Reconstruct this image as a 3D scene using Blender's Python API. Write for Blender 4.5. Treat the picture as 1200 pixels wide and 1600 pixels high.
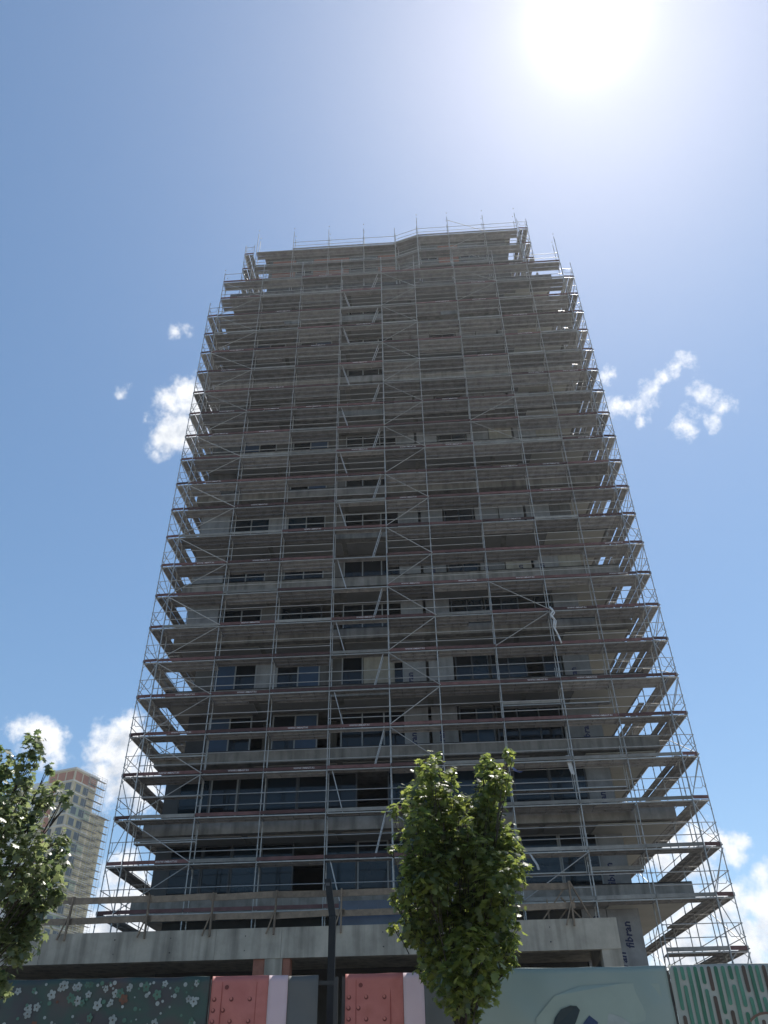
import bpy, math, random
import numpy as np
from mathutils import Matrix, Vector
R = math.radians
for o in list(bpy.data.objects): bpy.data.objects.remove(o)
scene = bpy.context.scene
COL = scene.collection
EYE = 1.6                                   # height of the lens above the pavement

# ---------------------------------------------------------------- camera
cam = bpy.data.cameras.new('camera'); camo = bpy.data.objects.new('camera', cam); COL.objects.link(camo)
cam.sensor_fit = 'VERTICAL'; cam.sensor_height = 36.0; cam.lens = 1270.8/1600*36.0
cam.clip_start = 0.1; cam.clip_end = 5000
camo.matrix_world = Matrix.Translation((0, 0, EYE)) @ Matrix.Rotation(R(90+38.02), 4, 'X') @ Matrix.Rotation(R(-1.047), 4, 'Z')
scene.camera = camo
scene.view_settings.view_transform = 'Standard'; scene.view_settings.look = 'None'
scene.view_settings.gamma = 1.0; scene.view_settings.use_curve_mapping = False
scene.view_settings.exposure = 0.52
scene.cycles.max_bounces = 6; scene.cycles.diffuse_bounces = 4; scene.cycles.transparent_max_bounces = 8
scene.cycles.sample_clamp_indirect = 6.0

# ---------------------------------------------------------------- sky and sun
SUN = Vector((0.2166, 0.3492, 0.9117)).normalized()
w = bpy.data.worlds.new('World'); scene.world = w; w.use_nodes = True
nt = w.node_tree; nt.nodes.clear()
def nn(tree, typ, **kw):
    n = tree.nodes.new(typ)
    for k, v in kw.items(): setattr(n, k, v)
    return n
def vmath(t, op, a, b=None):
    n = nn(t, 'ShaderNodeVectorMath', operation=op)
    for i, x in enumerate((a, b)):
        if x is None: continue
        if isinstance(x, (tuple, Vector)): n.inputs[i].default_value = tuple(x)
        else: t.links.new(x, n.inputs[i])
    return n
def fmath(t, op, a, b=None, clamp=False):
    n = nn(t, 'ShaderNodeMath', operation=op, use_clamp=clamp)
    for i, x in enumerate((a, b)):
        if x is None: continue
        if isinstance(x, (int, float)): n.inputs[i].default_value = x
        else: t.links.new(x, n.inputs[i])
    return n.outputs[0]
# a few cumulus clouds: (direction, angular radius, weight)
CLOUDS = [
 (-0.2495,0.686,0.683,0.0336,0.81),(-0.23,0.672,0.703,0.0336,0.85),(-0.242,0.679,0.692,0.0381,0.85),(-0.26,0.704,0.662,0.0269,0.77),(-0.223,0.678,0.699,0.0403,0.9),(-0.268,0.709,0.656,0.0157,0.54),(-0.234,0.695,0.678,0.0381,0.9),(-0.238,0.702,0.671,0.0336,0.85),(-0.25,0.7,0.668,0.0336,0.85),
 (-0.236,0.614,0.753,0.0157,0.54),(-0.222,0.617,0.753,0.0134,0.45),(-0.3015,0.654,0.694,0.0134,0.45),
 (-0.398,0.842,0.366,0.022,0.9),(-0.384,0.85,0.363,0.028,1),(-0.372,0.856,0.358,0.028,1),(-0.364,0.863,0.347,0.022,0.85),(-0.374,0.86,0.347,0.022,0.8),(-0.352,0.87,0.346,0.012,0.5),
 (-0.314,0.875,0.37,0.026,1),(-0.298,0.876,0.379,0.03,1),(-0.32,0.88,0.356,0.028,0.95),(-0.314,0.888,0.338,0.028,0.95),(-0.298,0.888,0.35,0.042,1),(-0.303,0.899,0.316,0.028,0.85),(-0.286,0.9,0.33,0.045,1),
 (-0.285,0.925,0.24,0.034,0.8),(-0.272,0.935,0.222,0.04,0.95),(-0.285,0.938,0.2,0.045,1),(-0.3,0.937,0.18,0.045,1),(-0.26,0.945,0.19,0.05,1),(-0.33,0.93,0.16,0.04,0.9),
 (0.3387,0.634,0.696,0.0224,0.59),(0.345,0.631,0.695,0.0179,0.59),(0.323,0.644,0.691,0.0179,0.484),(0.309,0.658,0.686,0.0224,0.59),(0.297,0.672,0.679,0.0202,0.554),(0.285,0.677,0.678,0.0179,0.519),(0.301,0.686,0.662,0.0146,0.484),
 (0.365,0.65,0.666,0.0258,0.625),(0.384,0.655,0.65,0.0224,0.59),(0.353,0.664,0.659,0.0179,0.519),(0.344,0.682,0.646,0.0202,0.554),(0.377,0.664,0.646,0.0179,0.519),(0.395,0.648,0.652,0.0134,0.37),
 (0.3605,0.901,0.242,0.022,0.85),(0.346,0.904,0.249,0.026,0.95),(0.328,0.911,0.25,0.036,0.95),(0.305,0.92,0.247,0.036,0.9),(0.32,0.916,0.235,0.035,0.9),(0.29,0.926,0.24,0.03,0.85),
 (0.378,0.906,0.19,0.036,1),(0.388,0.908,0.165,0.05,1),(0.345,0.92,0.188,0.04,1),(0.31,0.934,0.185,0.045,1),(0.36,0.925,0.15,0.05,1),(0.4,0.9,0.19,0.05,1),(0.3,0.94,0.15,0.05,1),(0.27,0.945,0.19,0.04,0.9),
 (0.2636,0.655,0.708,0.0157,0.554),(0.274,0.681,0.679,0.0224,0.554)]
grp = bpy.data.node_groups.new('cloud_density', 'ShaderNodeTree')
grp.interface.new_socket('Vector', in_out='INPUT', socket_type='NodeSocketVector')
grp.interface.new_socket('Density', in_out='OUTPUT', socket_type='NodeSocketFloat')
gi = nn(grp, 'NodeGroupInput'); go = nn(grp, 'NodeGroupOutput')
wn = nn(grp, 'ShaderNodeTexNoise'); wn.inputs['Scale'].default_value = 26; wn.inputs['Detail'].default_value = 6; wn.inputs['Roughness'].default_value = .62
grp.links.new(gi.outputs[0], wn.inputs['Vector'])
wo = vmath(grp, 'SUBTRACT', wn.outputs['Color'], (.5, .5, .5))
ws = vmath(grp, 'MULTIPLY', wo.outputs[0], (.034, .034, .034))
wp = vmath(grp, 'ADD', gi.outputs[0], ws.outputs[0])
acc = None
for (x, y, z, r, wt) in CLOUDS:
    d = Vector((x, y, z)).normalized()
    dn = vmath(grp, 'DISTANCE', wp.outputs[0], d)
    mr = nn(grp, 'ShaderNodeMapRange', clamp=True); mr.inputs['From Min'].default_value = 0; mr.inputs['From Max'].default_value = r*1.12
    mr.inputs['To Min'].default_value = wt; mr.inputs['To Max'].default_value = 0
    grp.links.new(dn.outputs['Value'], mr.inputs['Value'])
    acc = mr.outputs[0] if acc is None else fmath(grp, 'MAXIMUM', acc, mr.outputs[0])
fn = nn(grp, 'ShaderNodeTexNoise'); fn.inputs['Scale'].default_value = 42; fn.inputs['Detail'].default_value = 9; fn.inputs['Roughness'].default_value = .58
grp.links.new(gi.outputs[0], fn.inputs['Vector'])
fb = fmath(grp, 'SUBTRACT', fn.outputs['Fac'], .5)
fb = fmath(grp, 'MULTIPLY', fb, 1.6)
has = fmath(grp, 'MULTIPLY', acc, 6, clamp=True)
fb = fmath(grp, 'MULTIPLY', fb, has)
den = fmath(grp, 'ADD', acc, fb)
grp.links.new(den, go.inputs[0])

tc = nn(nt, 'ShaderNodeTexCoord')
direction = vmath(nt, 'NORMALIZE', tc.outputs['Generated']).outputs[0]
sky = nn(nt, 'ShaderNodeTexSky', sky_type='NISHITA', sun_disc=False)
sky.sun_elevation = math.asin(SUN.z); sky.sun_rotation = math.atan2(SUN.x, SUN.y)
sky.altitude = 100; sky.air_density = 1.0; sky.dust_density = 0.4; sky.ozone_density = 1.6
hsv = nn(nt, 'ShaderNodeHueSaturation'); hsv.inputs['Saturation'].default_value = 1.09; hsv.inputs['Value'].default_value = .95; hsv.inputs['Hue'].default_value = .493
nt.links.new(sky.outputs[0], hsv.inputs['Color'])
cd = nn(nt, 'ShaderNodeGroup', node_tree=grp); nt.links.new(direction, cd.inputs[0])
off = vmath(nt, 'ADD', direction, tuple(SUN*0.018)); cd2 = nn(nt, 'ShaderNodeGroup', node_tree=grp); nt.links.new(off.outputs[0], cd2.inputs[0])
alpha = nn(nt, 'ShaderNodeMapRange', interpolation_type='SMOOTHSTEP'); alpha.inputs['From Min'].default_value = .16; alpha.inputs['From Max'].default_value = .80
nt.links.new(cd.outputs[0], alpha.inputs['Value'])
shade = nn(nt, 'ShaderNodeMapRange', interpolation_type='SMOOTHSTEP'); shade.inputs['From Min'].default_value = .35; shade.inputs['From Max'].default_value = 1.15
shade.inputs['To Min'].default_value = 0; shade.inputs['To Max'].default_value = 1
nt.links.new(cd2.outputs[0], shade.inputs['Value'])
ccol = nn(nt, 'ShaderNodeMix', data_type='RGBA'); ccol.inputs[6].default_value = (7.2, 7.3, 7.5, 1); ccol.inputs[7].default_value = (3.9, 4.3, 4.9, 1)
nt.links.new(shade.outputs[0], ccol.inputs[0])
mixc = nn(nt, 'ShaderNodeMix', data_type='RGBA'); nt.links.new(alpha.outputs[0], mixc.inputs[0]); nt.links.new(hsv.outputs[0], mixc.inputs[6]); nt.links.new(ccol.outputs[2], mixc.inputs[7])
# bright aureole of the sun itself
dt = vmath(nt, 'DOT_PRODUCT', direction, SUN).outputs['Value']
ang = fmath(nt, 'ARCCOSINE', fmath(nt, 'MINIMUM', dt, .99999))
g1 = fmath(nt, 'EXPONENT', fmath(nt, 'MULTIPLY', fmath(nt, 'POWER', fmath(nt, 'DIVIDE', ang, R(2.4)), 2), -1))
g2 = fmath(nt, 'EXPONENT', fmath(nt, 'MULTIPLY', fmath(nt, 'DIVIDE', ang, R(4.2)), -1))
au = fmath(nt, 'ADD', fmath(nt, 'MULTIPLY', g1, 6.0), fmath(nt, 'MULTIPLY', g2, 1.0))
auc = vmath(nt, 'SCALE', (1.0, 1.0, 1.0)); nt.links.new(au, auc.inputs['Scale'])
tot = vmath(nt, 'ADD', mixc.outputs[2], auc.outputs[0])
bg = nn(nt, 'ShaderNodeBackground'); bg.inputs['Strength'].default_value = 0.105
nt.links.new(tot.outputs[0], bg.inputs['Color'])
out = nn(nt, 'ShaderNodeOutputWorld'); nt.links.new(bg.outputs[0], out.inputs['Surface'])
sl = bpy.data.lights.new('sun', 'SUN'); sl.energy = 4.0; sl.angle = R(0.53); sl.color = (1.0, .96, .89)
slo = bpy.data.objects.new('sun', sl); COL.objects.link(slo); slo.rotation_euler = (-SUN).to_track_quat('-Z', 'Y').to_euler(); slo.location = SUN*200

# ---------------------------------------------------------------- materials
MATS = {}
def mat(name, col, rough=.7, metal=0.0, noise=.15, scale=6.0, bump=0.0, objvar=0.0, spec=.4, streak=0.0):
    m = bpy.data.materials.new(name); m.use_nodes = True; t = m.node_tree
    b = t.nodes['Principled BSDF']; b.inputs['Roughness'].default_value = rough; b.inputs['Metallic'].default_value = metal
    b.inputs['Specular IOR Level'].default_value = spec
    co = nn(t, 'ShaderNodeTexCoord'); base = nn(t, 'ShaderNodeRGB'); base.outputs[0].default_value = (*col, 1)
    src = base.outputs[0]
    nz = nn(t, 'ShaderNodeTexNoise'); nz.inputs['Scale'].default_value = scale; nz.inputs['Detail'].default_value = 7; nz.inputs['Roughness'].default_value = .65
    oi = nn(t, 'ShaderNodeObjectInfo')
    shift = vmath(t, 'SCALE', (37.0, 91.0, 53.0)); t.links.new(oi.outputs['Random'], shift.inputs['Scale'])
    pos = vmath(t, 'ADD', co.outputs['Object'], shift.outputs[0]); t.links.new(pos.outputs[0], nz.inputs['Vector'])
    f = nn(t, 'ShaderNodeMapRange'); f.inputs['From Min'].default_value = .3; f.inputs['From Max'].default_value = .7
    f.inputs['To Min'].default_value = 1-noise; f.inputs['To Max'].default_value = 1+noise
    t.links.new(nz.outputs['Fac'], f.inputs['Value'])
    fac = f.outputs[0]
    if streak:
        st = nn(t, 'ShaderNodeTexNoise'); st.inputs['Scale'].default_value = 1.0; st.inputs['Detail'].default_value = 4
        sv = vmath(t, 'MULTIPLY', pos.outputs[0], (3.0, 3.0, .25)); t.links.new(sv.outputs[0], st.inputs['Vector'])
        f2 = nn(t, 'ShaderNodeMapRange'); f2.inputs['From Min'].default_value = .45; f2.inputs['From Max'].default_value = .75
        f2.inputs['To Min'].default_value = 1; f2.inputs['To Max'].default_value = 1-streak
        t.links.new(st.outputs['Fac'], f2.inputs['Value']); fac = fmath(t, 'MULTIPLY', fac, f2.outputs[0])
    if objvar:
        f3 = nn(t, 'ShaderNodeMapRange'); f3.inputs['To Min'].default_value = 1-objvar; f3.inputs['To Max'].default_value = 1+objvar
        t.links.new(oi.outputs['Random'], f3.inputs['Value']); fac = fmath(t, 'MULTIPLY', fac, f3.outputs[0])
    sc = vmath(t, 'SCALE', src); t.links.new(fac, sc.inputs['Scale']); t.links.new(sc.outputs[0], b.inputs['Base Color'])
    if bump:
        bp = nn(t, 'ShaderNodeBump'); bp.inputs['Strength'].default_value = bump; bp.inputs['Distance'].default_value = .02
        t.links.new(nz.outputs['Fac'], bp.inputs['Height']); t.links.new(bp.outputs[0], b.inputs['Normal'])
    MATS[name] = m; return m
mat('tube', (.42, .415, .40), .42, .35, .18, 3, objvar=.12)
mat('deck_steel', (.30, .29, .28), .6, .1, .3, 2.5, objvar=.38)
mat('toe_board', (.118, .058, .054), .75, 0, .35, 2.0, objvar=.5)
mat('toe_grey', (.24, .23, .21), .75, 0, .25, 2.0, objvar=.3)
mat('ladder_alu', (.52, .52, .52), .4, .3, .1, 3)
mat('print_white', (.62, .60, .58), .7, 0, .2, 9)
mat('concrete', (.225, .212, .192), .85, 0, .28, 1.3, .35, objvar=.22, streak=.5)
mat('concrete_soffit', (.24, .235, .225), .9, 0, .14, .8, .2, objvar=.06)
mat('podium_concrete', (.43, .385, .315), .85, 0, .22, .9, .4, streak=.5)
mat('soffit_cream', (.42, .40, .35), .85, 0, .1, .7, .1, objvar=.08)
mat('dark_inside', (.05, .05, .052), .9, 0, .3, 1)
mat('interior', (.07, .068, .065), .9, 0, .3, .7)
mat('glass', (.006, .008, .010), .08, 0, .3, .5, objvar=.5, spec=.45)
mat('glass_blue', (.006, .015, .024), .10, 0, .35, .4, objvar=.6, spec=.5)
mat('blue_film', (.035, .065, .12), .45, 0, .2, 1.5)
mat('frame_white', (.27, .28, .28), .45, 0, .06, 4)
mat('frame_dark', (.06, .065, .07), .45, 0, .1, 4)
mat('membrane', (.012, .012, .013), .75, 0, .2, 4)
mat('board', (.26, .26, .26), .8, 0, .18, 1.6, objvar=.2, streak=.25)
mat('board_beige', (.34, .315, .26), .8, 0, .18, 1.6, objvar=.15, streak=.25)
mat('board_print', (.03, .035, .09), .7)
mat('render_wall', (.14, .132, .122), .9, 0, .2, 1.1, .15, objvar=.2, streak=.4)
mat('brick', (.30, .13, .09), .9, 0, .2, 4, .2)
mat('timber', (.235, .18, .13), .8, 0, .28, 5, .2, objvar=.22)
mat('tarp', (.12, .155, .21), .6, 0, .18, 1.2)
mat('lamp_black', (.014, .015, .016), .45, .2, .2, 3)
mat('lamp_glass', (.09, .09, .09), .4)
mat('rag_white', (.66, .66, .66), .9, 0, .1, 8)
mat('rag_blue', (.16, .20, .40), .9, 0, .1, 8)
mat('asphalt', (.055, .055, .057), .9, 0, .3, 3, .3)
mat('paving', (.24, .23, .215), .9, 0, .2, 2, .2)
mat('kerb_stone', (.30, .29, .27), .9, 0, .15, 3)
mat('soil', (.23, .215, .19), .95, 0, .3, .6, .4)
mat('road_paint', (.75, .75, .72), .8, 0, .15, 5)
mat('bark', (.045, .036, .028), .95, 0, .35, 14, .6)
mat('net', (.45, .43, .22), .8, 0, .2, .4)

def leaf_mat(name, c1, c2):
    m = bpy.data.materials.new(name); m.use_nodes = True; t = m.node_tree; b = t.nodes['Principled BSDF']
    g = nn(t, 'ShaderNodeNewGeometry'); mx = nn(t, 'ShaderNodeMix', data_type='RGBA')
    mx.inputs[6].default_value = (*c1, 1); mx.inputs[7].default_value = (*c2, 1)
    t.links.new(g.outputs['Random Per Island'], mx.inputs[0]); t.links.new(mx.outputs[2], b.inputs['Base Color'])
    b.inputs['Roughness'].default_value = .34; b.inputs['Specular IOR Level'].default_value = .6
    tr = nn(t, 'ShaderNodeBsdfTranslucent'); hs = nn(t, 'ShaderNodeHueSaturation'); hs.inputs['Hue'].default_value = .478; hs.inputs['Value'].default_value = 5.2; hs.inputs['Saturation'].default_value = 1.0
    t.links.new(mx.outputs[2], hs.inputs['Color']); t.links.new(hs.outputs[0], tr.inputs['Color'])
    ms = nn(t, 'ShaderNodeMixShader'); ms.inputs[0].default_value = .43
    t.links.new(b.outputs[0], ms.inputs[1]); t.links.new(tr.outputs[0], ms.inputs[2])
    t.links.new(ms.outputs[0], t.nodes['Material Output'].inputs['Surface']); MATS[name] = m
leaf_mat('leaf', (.024, .042, .012), (.100, .125, .028))
leaf_mat('leaf_grey', (.026, .044, .018), (.095, .115, .048))

# ---------------------------------------------------------------- mesh helpers
class MB:
    def __init__(s): s.v = []; s.f = []
    def quadbox(s, p):                      # eight corners: four below, four above
        n = len(s.v); s.v += [tuple(q) for q in p]
        s.f += [tuple(n+i for i in q) for q in ((0,3,2,1),(4,5,6,7),(0,1,5,4),(1,2,6,5),(2,3,7,6),(3,0,4,7))]
        return s
    def box(s, x0, x1, y0, y1, z0, z1):
        return s.quadbox([(x0,y0,z0),(x1,y0,z0),(x1,y1,z0),(x0,y1,z0),(x0,y0,z1),(x1,y0,z1),(x1,y1,z1),(x0,y1,z1)])
    def prism(s, poly, z0, z1):
        n = len(s.v); k = len(poly)
        s.v += [(x,y,z0) for x,y in poly] + [(x,y,z1) for x,y in poly]
        s.f.append(tuple(n+i for i in range(k-1,-1,-1))); s.f.append(tuple(n+k+i for i in range(k)))
        for i in range(k): j = (i+1) % k; s.f.append((n+i, n+j, n+k+j, n+k+i))
        return s
    def tube(s, a, b, r, r2=None, n=6, cap=True):
        a = Vector(a); b = Vector(b); d = (b-a).normalized(); r2 = r if r2 is None else r2
        e = d.cross(Vector((0,0,1)) if abs(d.z) < .9 else Vector((1,0,0))).normalized(); g = d.cross(e)
        o = len(s.v)
        for p, q in ((a, r), (b, r2)):
            for i in range(n):
                t = 2*math.pi*i/n; s.v.append(tuple(p + e*(q*math.cos(t)) + g*(q*math.sin(t))))
        for i in range(n): j = (i+1) % n; s.f.append((o+i, o+j, o+n+j, o+n+i))
        if cap: s.f.append(tuple(o+i for i in range(n-1,-1,-1))); s.f.append(tuple(o+n+i for i in range(n)))
        return s
    def path(s, pts, r, n=6):
        for a, b in zip(pts[:-1], pts[1:]): s.tube(a, b, r, n=n)
        return s
    def plank(s, a, b, wdt, thk, up=(0,0,1)):  # a bar of rectangular section from a to b
        a = Vector(a); b = Vector(b); d = (b-a).normalized(); up = Vector(up)
        e = d.cross(up).normalized()*(thk/2); g = e.cross(d).normalized()*(wdt/2)
        return s.quadbox([a-e-g, a+e-g, b+e-g, b-e-g, a-e+g, a+e+g, b+e+g, b-e+g])
    def mesh(s, name, material=None, smooth=False):
        m = bpy.data.meshes.new(name); m.from_pydata(s.v, [], s.f); m.update()
        if material: m.materials.append(MATS[material])
        if smooth: m.polygons.foreach_set('use_smooth', [True]*len(m.polygons))
        return m
    def build(s, name, material, parent=None, M=None, smooth=False): return add(name, s.mesh(name, material, smooth), parent, M)
def add(name, mesh, parent=None, M=None):
    o = bpy.data.objects.new(name, mesh); COL.objects.link(o)
    if parent: o.parent = parent
    if M is not None: o.matrix_basis = M
    return o
def tag(o, label=None, cat=None, group=None, kind=None):
    for k, v in (('label', label), ('category', cat), ('group', group), ('kind', kind)):
        if v: o[k] = v
    return o
def empty(name, loc=(0,0,0), rz=0, label=None, cat=None, group=None):
    o = bpy.data.objects.new(name, None); COL.objects.link(o); o.location = loc; o.rotation_euler = (0,0,rz); o.empty_display_size = .3
    return tag(o, label, cat, group)
def T(x, y, z): return Matrix.Translation((x, y, z))
def RZ(a): return Matrix.Rotation(a, 4, 'Z')
TEXT = {}
def text_mesh(s, size, material, shear=0.0):
    k = (s, size, material)
    if k in TEXT: return TEXT[k]
    c = bpy.data.curves.new('lettering', 'FONT'); c.body = s; c.size = size; c.extrude = .001; c.resolution_u = 1; c.offset = size*(.03 if size > .3 else .015); c.shear = shear
    o = bpy.data.objects.new('lettering', c); COL.objects.link(o)
    dg = bpy.context.evaluated_depsgraph_get(); m = bpy.data.meshes.new_from_object(o.evaluated_get(dg))
    bpy.data.objects.remove(o); m.name = 'lettering'; m.materials.clear(); m.materials.append(MATS[material])
    TEXT[k] = m; return m
rnd = random.Random(7)

# ---------------------------------------------------------------- ground
tag(MB().box(-900, 900, -900, 1500, -.5, 0).build('ground', 'soil'), kind='structure')
tag(MB().box(-200, 200, -14, -3.5, -.1, .004).build('road', 'asphalt'), kind='structure')
tag(MB().box(-200, 200, -3.3, 13.2, -.1, .12).build('pavement', 'paving'), kind='structure')
tag(MB().box(-200, 200, -3.5, -3.3, -.1, .13).build('kerb', 'kerb_stone'), kind='structure')
mk = MB()
for i in range(-12, 13): mk.box(i*8-1.5, i*8+1.5, -8.8, -8.68, .005, .008)
tag(mk.build('road_marking', 'road_paint'), kind='structure')

# ---------------------------------------------------------------- the tower: frame of its front
L = Vector((-12.61, 37.91)); FA = -R(3.07)            # front left corner of the scaffold, direction of the front
FM = T(L.x, L.y, EYE) @ RZ(FA)                        # local: u along the front, v back, z above the lens
def FP(u, v): p = FM @ Vector((u, v, 0)); return (p.x, p.y)
SIDE_L = math.tan(R(3.4)); SIDE_R = math.tan(R(5.0))
S0, STOREY = 8.85, 3.32
NST = 13                                              # storeys under the setback
BAND = .60
tower = empty('apartment_tower', FP(13, 1.2) + (0,), FA, 'tall unfinished concrete apartment tower behind the scaffolding', 'building')
TI = Matrix.Translation((-13, -1.2, EYE))             # (u, v, z) -> the tower's own frame
def tp(mb, name, m, parent=tower, sm=False): return mb.build(name, m, parent, TI if parent is tower else None, sm)
DEPTH = 19.0
def slab_poly(a, b, v0, v1): return [(a+(v0-1.15)*SIDE_L, v0), (b-(v0-1.15)*SIDE_R, v0), (b-(v1-1.15)*SIDE_R, v1), (a+(v1-1.15)*SIDE_L, v1)]
for n in range(NST+1):
    zt = S0 + STOREY*n
    s = tp(MB().prism(slab_poly(1.0, 25.6, 1.15, DEPTH), zt-BAND, zt), 'floor_slab', 'concrete')
    tp(MB().prism(slab_poly(1.01, 25.59, 1.14, 1.42), zt, zt+.05), 'membrane', 'membrane', s)
    # board lines and drip groove under the slab: separate soffit panels
    for (a, b) in ((1.25, 5.6), (5.9, 10.0), (10.3, 14.6), (14.9, 19.4), (19.7, 25.0)):
        if rnd.random() < .8:
            tp(MB().box(a, b, 1.5+rnd.random()*.1, 2.75, zt-BAND-.05, zt-BAND-.004), 'soffit_panel', 'concrete_soffit', s)
    for (va, vb) in ((1.42, 4.2), (4.23, 8.0), (8.03, 12.0)):
        if n > 0: pass
        tp(MB().prism([(22.2-va*SIDE_R, va), (25.42-(va-1.15)*SIDE_R, va), (25.42-(vb-1.15)*SIDE_R, vb), (22.2-vb*SIDE_R, vb)], zt-BAND-.09, zt-BAND-.055), 'soffit_lining', 'soffit_cream', s)
WV = 2.95                                             # plane of the recessed outer wall
def window(u0, u1, z0, z1, panes, frame='frame_white', glass='glass', v=WV, parent=tower):
    f = .07; fr = MB(); wd = (u1-u0)/panes
    fr.box(u0, u1, v-.05, v+.05, z0, z0+f); fr.box(u0, u1, v-.05, v+.05, z1-f, z1)
    for i in range(panes+1):
        c = min(max(u0+wd*i, u0+f/2), u1-f/2); fr.box(c-f/2, c+f/2, v-.055, v+.055, z0+.002, z1-.002)
    wo = tp(fr, 'window', frame, parent)
    for i in range(panes):
        g = glass if isinstance(glass, str) else glass[i % len(glass)]
        if g: tp(MB().box(u0+wd*i+f/2, u0+wd*(i+1)-f/2, v-.012, v+.012, z0+f, z1-f), 'pane', g, wo)
    return wo
def wall(u0, u1, z0, z1, m='render_wall', v=WV, name='wall_panel', parent=tower, t=.2): return tp(MB().box(u0+.006, u1-.006, v-.06, v-.06+t, z0, z1), name, m, parent)
def board(u0, u1, z0, z1, m='board', txt=0, v=WV):
    b = wall(u0, u1, z0, z1, m, v, 'insulation_board')
    for k in range(txt):
        tm = text_mesh('fibran', .46, 'board_print', .12)
        zz = z0 + .25 + k*1.35 + rnd.random()*.3
        if zz+1.3 > z1: break
        add('lettering', tm, b, T(u0+.45+(u1-u0-.6)*rnd.random()*.6, v-.064, zz) @ Matrix.Rotation(R(90), 4, 'X') @ Matrix.Rotation(R(90), 4, 'Z'))
    return b
for n in range(NST):
    z0 = S0 + STOREY*n + .002; z1 = S0 + STOREY*(n+1) - BAND - .002
    zs = z0 + .12
    q = random.Random(100+n)
    if n <= 1:
        us = [1.9, 3.5, 4.9, 6.3, 7.9, 9.4, 10.9, 12.4, 13.8, 15.3, 16.9, 18.6, 20.4, 22.2]
        for i in range(len(us)-1):
            r = q.random()
            if r < .12: continue
            window(us[i]+.01, us[i+1]-.01, zs, z1, 1, 'frame_dark' if r < .9 else 'frame_white', 'glass_blue' if q.random() < .45 else 'glass')
        board(22.2, 23.4, z0, z1, 'board', 2)
        tp(MB().box(1.2, 1.9, WV-.05, WV+.1, z0, z1), 'wall_panel', 'frame_dark')
    else:
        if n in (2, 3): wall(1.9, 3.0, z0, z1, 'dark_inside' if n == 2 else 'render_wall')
        else: wall(1.0+.12, 2.9, z0, z1, 'board' if n < 7 else 'render_wall', v=WV-.5)
        gl = [['glass', 'glass'], ['blue_film', 'glass'], ['glass', 'glass_blue'], ['glass_blue', 'glass_blue']][q.randrange(4)] if n != 3 else ['blue_film', 'glass']
        window(2.95, 5.3, z0+.35, z1-.1, 2, 'frame_white', gl); wall(2.95, 5.3, z0, z0+.34); wall(2.95, 5.3, z1-.09, z1)
        if n != 2: wall(5.3, 6.4, z0, z1, 'render_wall' if n % 3 else 'board')
        window(6.4, 8.8, z0+.35, z1-.1, 2, 'frame_white' if n != 4 else 'frame_dark', gl[::-1]); wall(6.4, 8.8, z0, z0+.34); wall(6.4, 8.8, z1-.09, z1)
        if n not in (2, 4): wall(8.8, 10.0, z0, z1, 'render_wall')
        window(10.0, 13.4, z0+.1, z1-.1, 3, 'frame_white', ['glass', None if q.random() < .5 else 'glass', 'glass']); wall(10.0, 13.4, z1-.09, z1)
        if n == 3: board(11.2, 12.9, z0+.1, z1-.2, 'board_beige', v=WV-.1)
        board(13.4, 14.6, z0, z1, 'board', q.randrange(2)); board(14.75, 16.1, z0, z1, 'board', 2 if n in (2, 5, 6) else q.randrange(2))
        window(16.2, 18.0, z0+.2, z1-.1, 2, 'frame_dark', ['glass', 'glass_blue']); wall(16.2, 18.0, z1-.09, z1)
        if n in (3, 4) : 
            window(18.1, 21.9, z0+.2, z1-.1, 4, 'frame_dark', ['glass', 'glass_blue', None])
            board(22.0, 23.4, z0, z1, 'board', 1)
        elif n == 2:
            window(18.1, 21.4, z0+.2, z1-.1, 3, 'frame_dark', ['glass', 'glass_blue'])
            board(21.5, 23.4, z0, z1, 'board', 2)
        else:
            board(18.1, 19.55, z0, z1, 'board', 1); board(19.6, 21.1, z0, z1, 'board' if q.random() < .7 else 'board_beige', 2 if n < 9 else 1); board(21.25, 22.7, z0, z1, 'board', 1 if n < 9 else 0)
            wall(22.7, 24.0, z0, z1, 'board_beige' if q.random() < .5 else 'render_wall')
    # inner room wall and the two flank walls of the storey
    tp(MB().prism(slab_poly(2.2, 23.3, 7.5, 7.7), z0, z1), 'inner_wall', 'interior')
    tp(MB().prism([(1.95+(WV+.3)*SIDE_L, WV+.3), (2.15+(WV+.3)*SIDE_L, WV+.3), (2.15+(DEPTH-1)*SIDE_L, DEPTH-1), (1.95+(DEPTH-1)*SIDE_L, DEPTH-1)], z0, z1), 'flank_wall', 'render_wall')
    tp(MB().prism([(23.45-(WV+.3)*SIDE_R*.5, WV+.3), (23.65-(WV+.3)*SIDE_R*.5, WV+.3), (23.65-(DEPTH-1)*SIDE_R, DEPTH-1), (23.45-(DEPTH-1)*SIDE_R, DEPTH-1)], z0, z1), 'flank_wall', 'board_beige')
    for (cu, cv) in ((5.9, 4.4), (9.4, 4.4), (14.6, 4.4), (18.0, 4.4)):
        tp(MB().box(cu-.25, cu+.25, cv-.25, cv+.25, z0, z1), 'column', 'concrete')
# the storeys behind and below the podium
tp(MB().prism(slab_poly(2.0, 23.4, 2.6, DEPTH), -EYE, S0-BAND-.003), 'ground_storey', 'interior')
board(22.0, 23.4, S0-BAND-4.6, S0-BAND-.01, 'board', 3, v=2.55); board(20.9, 21.98, S0-BAND-4.6, S0-BAND-.01, 'board', 3, v=2.55)
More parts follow.
